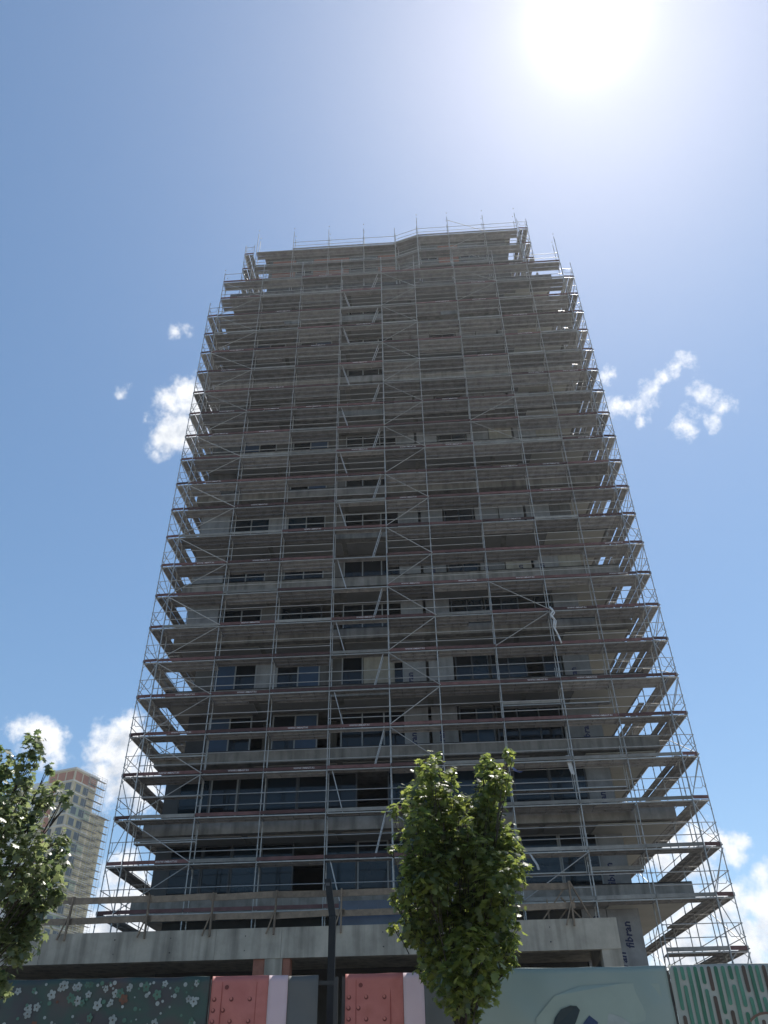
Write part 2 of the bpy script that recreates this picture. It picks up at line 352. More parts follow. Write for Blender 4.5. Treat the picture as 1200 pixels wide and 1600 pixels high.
# the setback storey on the roof
ROOFT = S0 + STOREY*NST
PA, PB, PC, PD = (-10.06, 39.3), (1.29, 38.74), (3.12, 38.09), (11.14, 37.67)    # outer line of the roof scaffold
def to_uv(p): q = FM.inverted() @ Vector((p[0], p[1], EYE)); return (q.x, q.y)
ua, ub, uc, ud = [to_uv(p) for p in (PA, PB, PC, PD)]
pz0, pz1 = ROOFT+.002, 58.55
pen = [(ua[0]+.9, ua[1]+1.15), (ub[0]-.2, ub[1]+1.15), (uc[0]-.2, uc[1]+1.15), (ud[0]-.9, ud[1]+1.15), (ud[0]-1.2, 14), (ua[0]+1.3, 14)]
tp(MB().prism(pen, pz0, pz1), 'setback_storey', 'render_wall')
tp(MB().prism([(p[0]+dx, p[1]+dy) for p, (dx, dy) in zip(pen, ((-.45,-.45),(0,-.45),(0,-.45),(.45,-.45),(.45,.3),(-.45,.3)))], pz1+.003, pz1+.5), 'roof_slab', 'concrete')
def on_wall(p, q, a, b, z0_, z1_, name, m, pr=.05):   # a slab of facing on the setback wall between p and q
    d = Vector((q[0]-p[0], q[1]-p[1])); nl = d.length; d /= nl; nrm = Vector((d.y, -d.x))
    P = lambda s, o: (p[0]+d.x*s+nrm.x*o, p[1]+d.y*s+nrm.y*o)
    return tp(MB().prism([P(a, pr), P(b, pr), P(b, -.02), P(a, -.02)], z0_, z1_), name, m)
segs = [(pen[0], pen[1], ((.3,2.2,'b'),(2.3,3.6,'w'),(3.7,6.6,'b'),(6.7,8.9,'w'),(9.0,10.4,'b'))), (pen[2], pen[3], ((.3,1.7,'w'),(1.8,3.4,'b'),(3.5,5.0,'w'),(5.1,6.3,'n')))]
for p, q, items in segs:
    for a, b, k in items:
        if k == 'b': on_wall(p, q, a, b, pz1-2.75, pz1-.45, 'brick_infill', 'brick')
        elif k == 'w':
            f = on_wall(p, q, a, b, pz1-2.3, pz1-.6, 'window', 'frame_white')
            for j in range(2):
                h = (b-a-.15)/2
                g = on_wall(p, q, a+.05+j*(h+.05), a+.05+h+j*(h+.05), pz1-2.22, pz1-.68, 'pane', 'glass_blue', .065)
                g.parent = f; g.matrix_basis = Matrix.Identity(4)

# ---------------------------------------------------------------- scaffolding
RT = .0242
MC = {}
def cached(key, fn):
    if key not in MC: MC[key] = fn()
    return MC[key]
def deck_mesh(l, rows):
    m = MB()
    for r in rows:
        v0, v1 = r[:2]; a, b = (.03, l-.03) if len(r) < 3 else (r[2]*l+.03, r[3]*l-.03)
        m.box(a, b, v0, v1, -.012, 0)
        for c in (v0, v1-.012, (v0+v1)/2-.02, v0+(v1-v0)*.25, v0+(v1-v0)*.72): m.box(a, b, c, c+.012, -.062 if c in (v0, v1-.012) else -.035, -.0125)
        m.box(a, a+.05, v0+.013, v1-.013, -.06, -.0125); m.box(b-.05, b, v0+.013, v1-.013, -.06, -.0125)
        for k in (.25, .5, .75): m.box(a+(b-a)*k-.02, a+(b-a)*k+.02, v0+.013, v1-.013, -.045, -.0125)
    nf = len(m.f); m.box(.03, l-.03, -.012, .028, -.055, -.010)
    me = m.mesh('deck', 'deck_steel'); me.materials.append(MATS['tube'])
    for p_ in me.polygons:
        if p_.index >= nf: p_.material_index = 1
    return me
def standard_mesh(h, base=True):
    m = MB(); m.tube((0,0,0), (0,0,h), RT, n=7)
    z = 0.0
    while z < h-.2:
        m.tube((0,0,z+.03), (0,0,z+.15), RT+.009, n=7); m.tube((0,0,z+1.0), (0,0,z+1.05), RT+.012, n=7); z += 2.0
    if base: m.box(-.09, .09, -.09, .09, -.02, .0)
    return m.mesh('standard', 'tube')
def transom_mesh(wd):
    m = MB(); m.tube((0,0,-.07), (0,wd,-.07), .021)
    m.tube((0,.02,-.3), (0,.22,-.08), .014, n=5); m.tube((0,wd-.02,-.3), (0,wd-.22,-.08), .014, n=5)
    return m.mesh('transom', 'tube')
def rail_mesh(l): return MB().tube((.02,0,0), (l-.02,0,0), .019).tube((.02,0,0),(.06,0,0),.032).tube((l-.06,0,0),(l-.02,0,0),.032).mesh('guardrail', 'tube')
def toe_mesh(l, m='toe_board'): return MB().box(.015, l-.015, -.028, .004, .012, .165).box(.015,.03,-.034,.008,.02,.16).box(l-.03,l-.015,-.034,.008,.02,.16).mesh('toe_board', m)
def brace_mesh(l, h): return MB().tube((0,0,0), (l,0,h), .0215).tube((-.0,-.01,0),(.06,-.01,.06*h/l),.034).mesh('diagonal_brace', 'tube')
def end_mesh(wd):
    m = MB(); m.tube((0,0,1.0), (0,wd,1.0), .017); m.path([(0,.12,.98), (0,.12,.62), (0,.2,.5), (0,wd-.2,.5), (0,wd-.12,.62), (0,wd-.12,.98)], .014, 5)
    m.tube((0,0,.5), (0,.12,.62), .014, n=5)
    return m.mesh('end_guardrail', 'tube')
def endtoe_mesh(wd): return MB().box(-.012, .012, .03, wd-.03, .012, .165).mesh('toe_board', 'toe_board')
def ladder_mesh(dx):
    m = MB()
    for v in (.22, .54): m.plank((0,v,-.02), (dx,v,2.02), .075, .03, (0,1,0))
    for k in range(1, 8): t = k/8; m.tube((dx*t,.22,2.0*t), (dx*t,.54,2.0*t), .013, n=5)
    return m.mesh('ladder', 'ladder_alu')
def run(root, org, ang, us, levels, base, top, width=.73, rows=((.04,.345),(.40,.70)), braces=(), ladder=None, ends=(0,0), text=0.0, rails=True, seed=1, inner=None, toes=None, skip=(), bskip=None):
    """one straight line of frame scaffolding; z values are heights above the lens"""
    q = random.Random(seed)
    M0 = Matrix.Translation(-Vector(root.location)) @ T(org[0], org[1], EYE) @ RZ(ang)
    for i, u in enumerate(us):
        b = base[i] if isinstance(base, (list, tuple)) else base
        t = top[i] if isinstance(top, (list, tuple)) else top
        hh = round(t-b, 2)
        sm = cached(('st', hh), lambda: standard_mesh(hh))
        for v in (0.0, width): add('standard', sm, root, M0 @ T(u, v, b) @ RZ(q.random()*6))
        tm = cached(('tr', width), lambda: transom_mesh(width))
        for z in levels:
            if b < z < t: add('transom', tm, root, M0 @ T(u, 0, z))
    for k, z in enumerate(levels):
        for i in range(len(us)-1):
            l = round(us[i+1]-us[i], 3); u = us[i]
            bb = max(base[i], base[i+1]) if isinstance(base, (list, tuple)) else base
            tt = min(top[i], top[i+1]) if isinstance(top, (list, tuple)) else top
            if z < bb+.2 or z > tt-.5 or (k, i) in skip: continue
            rw = rows(k, i) if callable(rows) else rows
            if ladder is not None and i == ladder:
                rw = ((.04, .36),)
            add('deck', cached(('dk', l, rw), lambda: deck_mesh(l, rw)), root, M0 @ T(u, 0, z + q.uniform(-.006, .006)))
            if rails and q.random() < .95:
                tmn = toes(k, i, q) if toes else 'toe_board'
                t = add('toe_board', cached(('toe', l, tmn), lambda: toe_mesh(l, tmn)), root, M0 @ T(u, -.03, z + q.uniform(-.005, .012)) @ Matrix.Rotation(R(q.uniform(-.25, .25)), 4, 'Y'))
                if q.random() < text and tmn == 'toe_board':
                    add('lettering', text_mesh('WWW.UMBAST.RS', .118, 'print_white'), t, T(l*q.uniform(.3, .5), -.0295, .05) @ Matrix.Rotation(R(90), 4, 'X'))
                add('guardrail', cached(('gr', l), lambda: rail_mesh(l)), root, M0 @ T(u, -.04, z+1.0) @ Matrix.Rotation(R(q.uniform(-.15, .15)), 4, 'Y'))
                if q.random() < .95: add('midrail', cached(('gr', l), lambda: rail_mesh(l)), root, M0 @ T(u, -.04, z+.5) @ Matrix.Rotation(R(q.uniform(-.35, .35)), 4, 'Y'))
            if i in braces and z+2 < tt and not (bskip and bskip(k, i)):
                h = 1.86
                if k % 2: add('diagonal_brace', cached(('br', l, h), lambda: brace_mesh(l, h)), root, M0 @ T(u, -.06, z+.07))
                else: add('diagonal_brace', cached(('br', -l, h), lambda: brace_mesh(-l, h)), root, M0 @ T(u+l, -.06, z+.07))
            if ladder is not None and i == ladder and z+2 <= levels[-1]+.01:
                if k % 2: add('ladder', cached('lad1', lambda: ladder_mesh(-.55)), root, M0 @ T(u+.78, -.12, z))
                else: add('ladder', cached('lad2', lambda: ladder_mesh(.55)), root, M0 @ T(u+l-.82, -.12, z))
            if inner and inner(k, i):
                add('inner_deck', cached(('in', l), lambda: deck_mesh(l, ((.78, 1.06),))), root, M0 @ T(u, 0, z-.02))
        for e, ui in ((0, us[0]), (1, us[-1])):
            if ends[e]:
                bb = base[0 if e == 0 else -1] if isinstance(base, (list, tuple)) else base
                tt = top[0 if e == 0 else -1] if isinstance(top, (list, tuple)) else top
                if bb+.2 < z < tt-.5:
                    add('end_guardrail', cached(('eg', width), lambda: end_mesh(width)), root, M0 @ T(ui, 0, z))
                    add('toe_board', cached(('et', width), lambda: endtoe_mesh(width)), root, M0 @ T(ui+(-.03 if e == 0 else .03), 0, z))
                    if z+2 < tt:
                        if k % 2: add('diagonal_brace', cached(('ebr', width), lambda: MB().tube((0,0,.05), (0,width,1.9), .0215).mesh('diagonal_brace', 'tube')), root, M0 @ T(ui, 0, z))
                        else: add('diagonal_brace', cached(('ebl', width), lambda: MB().tube((0,width,.05), (0,0,1.9), .0215).mesh('diagonal_brace', 'tube')), root, M0 @ T(ui, 0, z))
US = [.73, 3.73, 6.73, 9.73, 12.73, 15.22, 18.21, 21.2, 23.66, 26.12]
ROOFZ = 6.52                                           # podium roof above the lens
LEV = [6.0+2*k for k in range(0, 24)]                  # k-1 of the survey
fs = empty('facade_scaffold', FP(13, 0) + (0,), 0, 'steel frame scaffold with maroon toe boards across the tower front', 'scaffold')
def front_rows(k, i):
    two = ((.04,.345),(.40,.70))
    h_ = (k*7919+i*104729) % 97
    if k >= 23: return two
    if k >= 6: return two + ((.77, 1.07),) if h_ % 5 else (two if h_ % 2 else ((.04, .345), (.40, .70), (.77, 1.07, .0, .6)))
    return two + ((.77, 1.07),) if h_ % 6 == 0 else two
FBASE = [ROOFZ+.03]*8 + [-EYE+.15]*2
FTOP = [53.2, 54.0, 54.0, 54.0, 54.0, 54.0, 54.0, 54.0, 54.4, 55.2]
run(fs, (L.x, L.y), FA, US, LEV, FBASE, FTOP, rows=front_rows, braces=(0, 4, 6), ladder=3, text=.5, seed=3,
    toes=lambda k, i, q: 'toe_grey' if (i >= 5 and k <= 4) or q.random() < (.06 if k < 14 else .4) else 'toe_board', bskip=lambda k, i: i == 6 and k % 7 not in (0, 1))
def hung(us_, zs, v, seed):
    q = random.Random(seed); M0 = Matrix.Translation(-Vector(fs.location)) @ FM
    for (ua_, ub_) in us_:
        for z in zs:
            l = round(ub_-ua_, 3)
            add('hung_deck', cached(('hd', l), lambda: deck_mesh(l, ((.02, .32),))), fs, M0 @ T(ua_, v, z))
            if q.random() < .6: add('toe_board', cached(('toe', l, 'toe_grey'), lambda: toe_mesh(l, 'toe_grey')), fs, M0 @ T(ua_, v-.02, z))
            add('guardrail', cached(('gr', l), lambda: rail_mesh(l)), fs, M0 @ T(ua_, v-.02, z+.9))
            for u in (ua_+.04, ub_-.04): add('hanger', cached('hang', lambda: MB().tube((0,0,-.1), (0,0,1.9), .021).mesh('hanger', 'tube')), fs, M0 @ T(u, v-.01, z))
hung([(.78, 3.7)], (11.2, 13.3, 15.25), .80, 1)
hung([(18.25, 21.17), (21.25, 23.62)], (9.35, 13.0, 17.2), .80, 2)
# left flank: runs from the back to the front, end flush with the front plane
LD = R(6.3); lb = Vector((math.sin(LD), math.cos(LD)))
NL = 6; lo = L + lb*3.0*NL
ls = empty('flank_scaffold', (L.x, L.y+4, 0), 0, 'scaffold tower line receding along the left flank, open sky on its left', 'scaffold', 'flank scaffolds')
run(ls, lo, math.atan2(-lb.y, -lb.x), [3.0*i for i in range(NL+1)], [z for z in LEV if 7 < z < 49], ROOFZ+.03, [49.6]*NL+[49.6], rows=((.04,.345),(.40,.70)), braces=(1, 4), ends=(0,1), seed=5,
    inner=lambda k, i: i < 4 and (k*5+i*3) % 4 == 1)
RD = R(-1.8); rb = Vector((math.sin(RD), math.cos(RD))); Rr = Vector((14.2, 36.47))
rs = empty('flank_scaffold', (Rr.x, Rr.y+4, 0), 0, 'scaffold tower line receding along the right flank down to the hoarding', 'scaffold', 'flank scaffolds')
run(rs, Rr, math.atan2(rb.y, rb.x), [3.0*i for i in range(NL+1)], [z for z in ([-1.0+0, 2.0, 4.0]+LEV) if z < 51], -EYE+.15, 51.8, toes=lambda k, i, q: 'toe_grey' if k <= 7 or q.random() < .3 else 'toe_board', rows=lambda k, i: ((.04,.345),(.40,.70),(.80,1.08)) if 7 <= k <= 22 and (k+i) % 3 else ((.04,.345),(.40,.70),(.74,1.04)) if k in (3, 4, 5) and i < 2 else ((.04,.345),(.40,.70)), braces=(0, 3), ends=(1,0), seed=6)
# scaffold round the setback storey
ps = empty('roof_scaffold', (0, 39, ROOFT+EYE), 0, 'short scaffold with cranked front standing on the tower roof', 'scaffold')
def seg(p, q): d = Vector((q[0]-p[0], q[1]-p[1])); return math.atan2(d.y, d.x), d.length
aA, lA = seg(PA, PB); aB, lB = seg(PB, PC); aC, lC = seg(PC, PD)
PL = [54.0, 56.0, 58.0]
run(ps, PA, aA, [0, 3.0, 5.9, 8.8, lA], PL, ROOFT+.03, [60.6, 60.6, 60.6, 60.4, 60.2], seed=8, ends=(0,0), toes=lambda k, i, q: 'toe_grey')
run(ps, PB, aB, [.05, lB-.05], PL, ROOFT+.03, 59.4, seed=9, toes=lambda k, i, q: 'toe_grey')
run(ps, PC, aC, [0, 2.5, 5.4, lC], PL, ROOFT+.03, [60.6, 60.5, 60.4, 60.4], seed=10, braces=(1,), toes=lambda k, i, q: 'toe_grey')
pb = Vector((math.sin(R(5)), math.cos(R(5))))
run(ps, Vector((-11.05, 39.55)) + pb*5, math.atan2(-pb.y, -pb.x), [0, 2.5, 5.0], PL, ROOFT+.03, 59.3, ends=(0,1), seed=11, toes=lambda k, i, q: 'toe_grey')
pb2 = Vector((math.sin(R(-2)), math.cos(R(-2))))
run(ps, (11.95, 37.6), math.atan2(pb2.y, pb2.x), [0, 2.5, 5.0], PL, ROOFT+.03, 59.4, ends=(1,0), seed=12, toes=lambda k, i, q: 'toe_grey')

# ---------------------------------------------------------------- podium with its timber guardrail
PM = T(-12.61+0, 33.75, EYE) @ RZ(FA)
def PP(u, v): p = PM @ Vector((u, v, 0)); return (p.x, p.y)
pod = empty('concrete_podium', PP(8, 0) + (0,), FA, 'raw concrete podium with a deep edge beam in front of the tower', 'building')
PI = T(-8, 0, EYE)
def pp(mb, name, m, parent=pod): return mb.build(name, m, parent, PI if parent is pod else None)
PU0, PU1 = -14.0, 20.85
seams = [PU0, -7.0, -.5, 6.1, 8.55, 14.2, PU1]
for a, b in zip(seams[:-1], seams[1:]):
    pp(MB().box(a+.004, b-.004, 0, .4, 5.5, ROOFZ), 'edge_beam', 'podium_concrete')
for u in (-10.2, -4.6, -2.1, 2.3, 4.4, 7.2, 10.3, 12.3, 15.6, 18.4):
    for z in (5.78, 6.26): pp(MB().tube((u+rnd.uniform(-.05, .05), -.003, z), (u, .01, z), .022, n=8), 'tie_hole', 'dark_inside')
pp(MB().box(PU0, PU1, .405, 6.7, 6.15, ROOFZ-.005), 'roof_slab', 'podium_concrete')
pp(MB().box(PU1-.4, PU1, .405, 4.5, 5.5, 6.14), 'edge_beam', 'podium_concrete')
for (a, b, m) in ((7.55, 7.97, 'brick'), (7.98, 8.62, 'podium_concrete'), (8.63, 8.9, 'brick'), (20.15, 20.85, 'podium_concrete'), (-4.0, -3.3, 'podium_concrete')):
    pp(MB().box(a, b, .02 if m != 'brick' else .06, .6, -EYE, 5.497), 'column', m)
pp(MB().box(PU0, PU1, .7, 9.0, -EYE+.01, -EYE+.12), 'floor', 'dark_inside')  # dark floor added and back wall coloured dark to deepen the shade inside
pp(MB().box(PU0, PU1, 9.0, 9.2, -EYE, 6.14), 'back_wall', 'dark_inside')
pp(MB().box(PU1-.2, PU1-.02, .62, 4.6, -EYE, 5.49), 'side_wall', 'interior')
pp(MB().box(PU0, 2.6, 6.71, 9.2, 6.15, ROOFZ-.005), 'rear_slab', 'podium_concrete')
pp(MB().box(PU0-.2, PU0-.005, .4, 9.2, -EYE, 6.14), 'side_wall', 'interior')
rail = empty('timber_guardrail', PP(8, .1) + (ROOFZ+EYE,), FA, 'rough timber guardrail of planks and braced posts along the podium edge', 'railing')
RI = T(-8, -.1, -ROOFZ)
def rp(mb, name, m='timber'): return mb.build(name, m, rail, RI)
posts = [-5.6, -2.8, .35, 3.4, 5.85, 8.25, 10.75, 13.6, 16.4, 19.3]
for i, u in enumerate(posts):
    lean = rnd.uniform(-.06, .06)
    rp(MB().plank((u, -.03, ROOFZ-.25), (u+lean, -.03, ROOFZ+1.27), .13, .055, (0,1,0)), 'post')
    rp(MB().plank((u-.28, -.05-.02, ROOFZ-.22), (u+.02, -.07, ROOFZ+.62), .07, .04, (0,1,0)), 'brace')
for a, b in zip(posts[:-1], posts[1:]):
    if a > 12 and a < 15: pass
    dz = rnd.uniform(-.04, .04)
    rp(MB().plank((a-.12, .03, ROOFZ+1.12+dz), (b+.1, .03+.002, ROOFZ+1.14-dz), .23, .04), 'top_plank')
    rp(MB().plank((a-.1, .035, ROOFZ+.42-dz), (b+.14, .035, ROOFZ+.44+dz), .22, .04), 'middle_plank')
# braces and offcuts at the right end of the rail
for a, b in (((18.2, .1, ROOFZ), (19.25, .12, ROOFZ+1.2)), ((19.95, .05, ROOFZ), (19.35, .06, ROOFZ+1.3)), ((18.8, .3, ROOFZ), (19.5, .3, ROOFZ+.75)), ((19.7, .35, ROOFZ), (19.0, .35, ROOFZ+.8)), ((18.5, .6, ROOFZ), (18.5, .6, ROOFZ+.8))):
    rp(MB().plank(a, b, .09, .045, (0,1,0)), 'brace')
pn = MB()
for j in range(4): pn.box(j*.75, j*.75+.745, 0, .03, 0, .95)
tag(pn.build('formwork_panel', 'tarp', None, T(*PP(10.6, .5), ROOFZ+EYE+.0) @ RZ(FA)), 'blue grey formwork panel standing behind the timber guardrail beside the lamp post', 'panel')

# ---------------------------------------------------------------- hoarding: printed banners on a steel frame
HY = 13.4; HT = 2.0 + EYE
def wav(x, z): return .018*math.sin(x*4.1+z*.7) + .006*math.sin(x*9.7+z*2.1) + .007*math.sin(7.5*(x+1.4*z))*math.sin(1.9*x+.6) + .02*math.sin(z*2.3+x*1.7)*max(0, (HT-z))
def sheet_mesh(x0, x1, z0, z1, zoff=0.0, m=None, nx=None, sag=.008):
    nx = nx or max(4, int((x1-x0)/.05)); nz = 40; v = []; f = []
    for s in (0, 1):
        for j in range(nz+1):
            for i in range(nx+1):
                x = x0+(x1-x0)*i/nx; z = z0+(z1-z0)*j/nz
                top = (j/nz)**6
                v.append((x, wav(x, z)*(1-.3*top)-zoff+(.006 if s else 0), z - sag*abs(math.sin(x*3.3))*top))
    N = (nx+1)*(nz+1)
    for j in range(nz):
        for i in range(nx):
            a = j*(nx+1)+i; f.append((a, a+1, a+nx+2, a+nx+1)); f.append((N+a, N+a+nx+1, N+a+nx+2, N+a+1))
    for i in range(nx): a = nz*(nx+1)+i; f.append((a, a+1, N+a+1, N+a)); f.append((i+1, i, N+i, N+i+1))
    for j in range(nz):
        a = j*(nx+1); f.append((a+nx+1, a, N+a, N+a+nx+1)); a += nx; f.append((a, a+nx+1, N+a+nx+1, N+a))
    mb = MB(); mb.v = v; mb.f = f; return mb
def flat(mb, pts, y0=.006, sag=0):                   # a printed shape: polygon of (x, z) following the cloth
    n = len(mb.v); mb.v += [(x, wav(x, z)-y0, z) for x, z in pts]; mb.f.append(tuple(range(n, n+len(pts))))
def disc(cx, cz, r, k=14, sx=1.0): return [(cx+r*sx*math.cos(2*math.pi*i/k), cz+r*math.sin(2*math.pi*i/k)) for i in range(k)]
def banner_mat(name, cols, scale):                   # a printed cloth with soft colour clouds
    m = bpy.data.materials.new(name); m.use_nodes = True; t = m.node_tree; b = t.nodes['Principled BSDF']; b.inputs['Roughness'].default_value = .55
    co = nn(t, 'ShaderNodeTexCoord'); nz = nn(t, 'ShaderNodeTexNoise'); nz.inputs['Scale'].default_value = scale; nz.inputs['Detail'].default_value = 5
    t.links.new(co.outputs['Object'], nz.inputs['Vector']); cr = nn(t, 'ShaderNodeValToRGB'); cr.color_ramp.elements.remove(cr.color_ramp.elements[0])
    cr.color_ramp.elements[0].position = .3; cr.color_ramp.elements[0].color = (*cols[0], 1)
    for i, c in enumerate(cols[1:]): e = cr.color_ramp.elements.new(.3+.4*(i+1)/(len(cols)-1)); e.color = (*c, 1)
    t.links.new(nz.outputs['Fac'], cr.inputs[0]); t.links.new(cr.outputs[0], b.inputs['Base Color']); MATS[name] = m
banner_mat('flower_cloth', ((.045,.045,.055), (.06,.06,.066), (.045,.085,.072), (.075,.07,.07), (.12,.075,.06)), 1.1)
banner_mat('red_cloth', ((.42,.125,.10), (.52,.175,.15), (.46,.14,.12)), 2.2)
banner_mat('pink_white_cloth', ((.62,.46,.50), (.68,.55,.58)), 1.5)
banner_mat('grey_cloth', ((.10,.105,.105), (.14,.14,.135)), 1.5)
banner_mat('teal_cloth', ((.22,.29,.265), (.26,.325,.295), (.30,.345,.30)), .9)
banner_mat('cream_cloth', ((.33,.34,.29), (.38,.385,.34)), .8)
mat('petal', (.31, .35, .345), .6, 0, .3, 4); mat('petal_orange', (.16, .075, .05), .6, 0, .3, 4); mat('petal_green', (.085, .17, .13), .6, 0, .3, 4); mat('petal_core', (.10, .09, .07), .6)
mat('rivet_dark', (.17, .04, .035), .5); mat('rivet_light', (.52, .18, .15), .5); mat('red_dark', (.33, .075, .06), .6)
mat('stripe_green', (.045, .155, .095), .6, 0, .2, 2); mat('stripe_teal', (.08, .22, .15), .6, 0, .2, 2); mat('stripe_brown', (.085, .06, .045), .6, 0, .2, 2); mat('ring_brown', (.17, .10, .07), .6)
mat('shape_dark', (.022, .035, .038), .5); mat('shape_grey', (.33, .36, .34), .6); mat('shape_navy', (.03, .05, .11), .6); mat('teal_pale', (.31, .37, .32), .6, 0, .1, 1)
mat('galv', (.06, .06, .06), .6, .2)
def banner(name, label, x0, x1, cloth, top=HT):
    e = empty(name, ((x0+x1)/2, HY, 0.12), 0, label, 'banner', 'banners on the hoarding')
    BI = T(-(x0+x1)/2, 0, -.12)
    sheet_mesh(x0, x1, .3, top).build('cloth', cloth, e, BI, True)
    return e, BI
# banner with pale flowers
e, BI = banner('flower_banner', 'dark banner printed with pale flowers at the left of the hoarding', -6.6, -2.64, 'flower_cloth')
q = random.Random(21)
for k in range(260):
    x = q.uniform(-6.4, -2.75); z = HT - .07 - 1.9*q.random()**1.8; r = q.choice((.012, .016, .02, .022, .03, .045, .05, .06, .07))
    key = 'petal' if q.random() < .66 else ('petal_green' if q.random() < .9 else 'petal_orange')
    fm = MB(); a0 = q.random()*6; ex = q.uniform(.7, 1)
    if r < .035: flat(fm, disc(x, z, r, 8), .006+.00006*k)
    else: flat(fm, [(x+ex*r*(.62+.38*abs(math.cos(2.5*t+a0)))*math.cos(t), z+r*(.62+.38*abs(math.cos(2.5*t+a0)))*math.sin(t)) for t in [2*math.pi*j/40 for j in range(40)]], .006+.00006*k)
    fl = fm.build('printed_flower', key, e, BI)
    if r >= .035:
        cm = MB(); flat(cm, disc(x, z, r*.2, 8), .0245); cm.build('flower_centre', 'petal_core', fl)
stem = MB()
for k in range(14):
    x = q.uniform(-6.2, -2.9); z = HT-.5-q.random()
    flat(stem, [(x, z), (x+.014, z), (x+.1+.014, z-1.2), (x+.1, z-1.2)], .005)
stem.build('printed_stems', 'petal_orange', e, BI)
def red_banner(x0, wr, wp, wg, label):
    e, BI = banner('rivet_banner', label, x0, x0+wr, 'red_cloth')
    sheet_mesh(x0+wr+.004, x0+wr+wp, .3, HT).build('white_stripe', 'pink_white_cloth', e, BI, True)
    sheet_mesh(x0+wr+wp+.004, x0+wr+wp+wg, .3, HT-.01).build('grey_stripe', 'grey_cloth', e, BI, True)
    s = MB()
    for xx in (.64, .15):
        zs_ = [.32+(HT-.4)*i/30 for i in range(31)]
        flat(s, [(x0+xx, z) for z in zs_] + [(x0+xx+.008, z) for z in zs_[::-1]], .004)
    s.build('printed_seam', 'red_dark', e, BI)
    for j in range(16):
        z = HT - .30 - j*.135
        for xx in ((.055, .30, .56) if j % 2 == 0 else (.05, .19)) if j else (.055, .30, .56):
            d = MB(); flat(d, disc(x0+xx, z, .030), .006); r_ = d.build('printed_rivet', 'rivet_dark', e, BI)
            l = MB(); flat(l, disc(x0+xx-.005, z+.009, .019, 10), .009); l.build('printed_highlight', 'rivet_light', r_)
    d = MB(); flat(d, disc(x0+.22, HT-.15, .03), .006); d.build('printed_rivet', 'rivet_dark', e, BI)
red_banner(-2.60, .81, .28, .44, 'red riveted banner with pink and grey stripes left of the black lamp post')
red_banner(-.68, .83, .30, .70, 'red riveted banner with pink stripe between the lamp post and the maple')
e, BI = banner('teal_banner', 'plain teal banner with rounded dark shape beside the young maple', 1.19, 3.96, 'teal_cloth', HT+.03)
p = MB(); flat(p, [(1.9, .35), (3.8, .35), (3.82, HT-.2), (3.3, HT-.19), (2.7, HT-.21), (2.3, HT-.33), (2.0, HT-.6)], .012); p.build('printed_field', 'teal_pale', e, BI)
p = MB(); flat(p, [(2.18, HT-1.1), (2.20, HT-.75), (2.26, HT-.60), (2.36, HT-.50), (2.5, HT-.455), (2.59, HT-.46), (2.63, HT-.51), (2.58, HT-.60), (2.52, HT-.70), (2.5, HT-1.1)], .030); p.build('printed_shape', 'shape_dark', e, BI)
p = MB(); flat(p, disc(2.97, HT-1.10, .55, 28, .95), .022); p.build('printed_disc', 'shape_grey', e, BI)
p = MB(); flat(p, [(2.62, HT-.70), (2.75, HT-.575), (2.86, HT-.66), (2.80, HT-.82)], .036); p.build('printed_patch', 'shape_navy', e, BI)
e, BI = banner('stripe_banner', 'cream banner printed with green and brown capsule stripes at the right', 4.0, 7.6, 'cream_cloth', HT+.04)
q = random.Random(5)
def capsule(x, za, zb, r, sl): 
    pts = []; nseg = max(2, int((za-zb)/.08))
    for i in range(7): a = math.pi*i/6; pts.append((x+r*math.cos(a), za+r*math.sin(a)))
    for i in range(1, nseg): pts.append((x-r, za+(zb-za)*i/nseg))
    for i in range(7): a = math.pi+math.pi*i/6; pts.append((x+sl+r*math.cos(a), zb+r*math.sin(a)))
    for i in range(1, nseg): pts.append((x+r, zb+(za-zb)*i/nseg))
    return pts
x = 4.09
while x < 7.5:
    z = HT+.02
    while z > .6:
        ln = q.uniform(.3, .95) if z < HT else q.uniform(.08, .8); r = .026
        sm_ = MB(); flat(sm_, capsule(x, z-r-.01, max(z-ln, .4), r, 0), .012); sm_.build('printed_stripe', q.choice(('stripe_green', 'stripe_green', 'stripe_teal', 'stripe_teal', 'stripe_brown')), e, BI)
        z -= ln+.075
    x += .098
rg = MB(); cx, cz = 5.22, HT-.93
for i in range(28):
    a, b = 2*math.pi*i/28, 2*math.pi*(i+1)/28
    flat(rg, [(cx+.36*math.cos(a), cz+.36*math.sin(a)), (cx+.36*math.cos(b), cz+.36*math.sin(b)), (cx+.33*math.cos(b), cz+.33*math.sin(b)), (cx+.33*math.cos(a), cz+.33*math.sin(a))], .014)
rg.build('printed_ring', 'ring_brown', e, BI)
dk = MB(); flat(dk, disc(cx, cz, .329, 28), .011); dk.build('printed_disc', 'cream_cloth', e, BI)
hf = empty('hoarding_frame', (0, HY+.1, .12), 0, 'steel post frame carrying the printed hoarding banners', 'fence')
HI = T(0, -HY-.1, -.12)
for x in (-6.5, -4.6, -2.66, -.82, -.7, 1.15, 2.6, 3.98, 5.8, 7.5):
    MB().box(x-.03, x+.03, HY+.05, HY+.11, .12, HT-.03).build('post', 'galv', hf, HI)
for z in (.6, 2.0, HT-.12):
    for a, b in ((-6.47, -.85), (-.67, 7.47)):
        MB().box(a, b, HY+.115, HY+.155, z, z+.05).build('rail', 'galv', hf, HI)

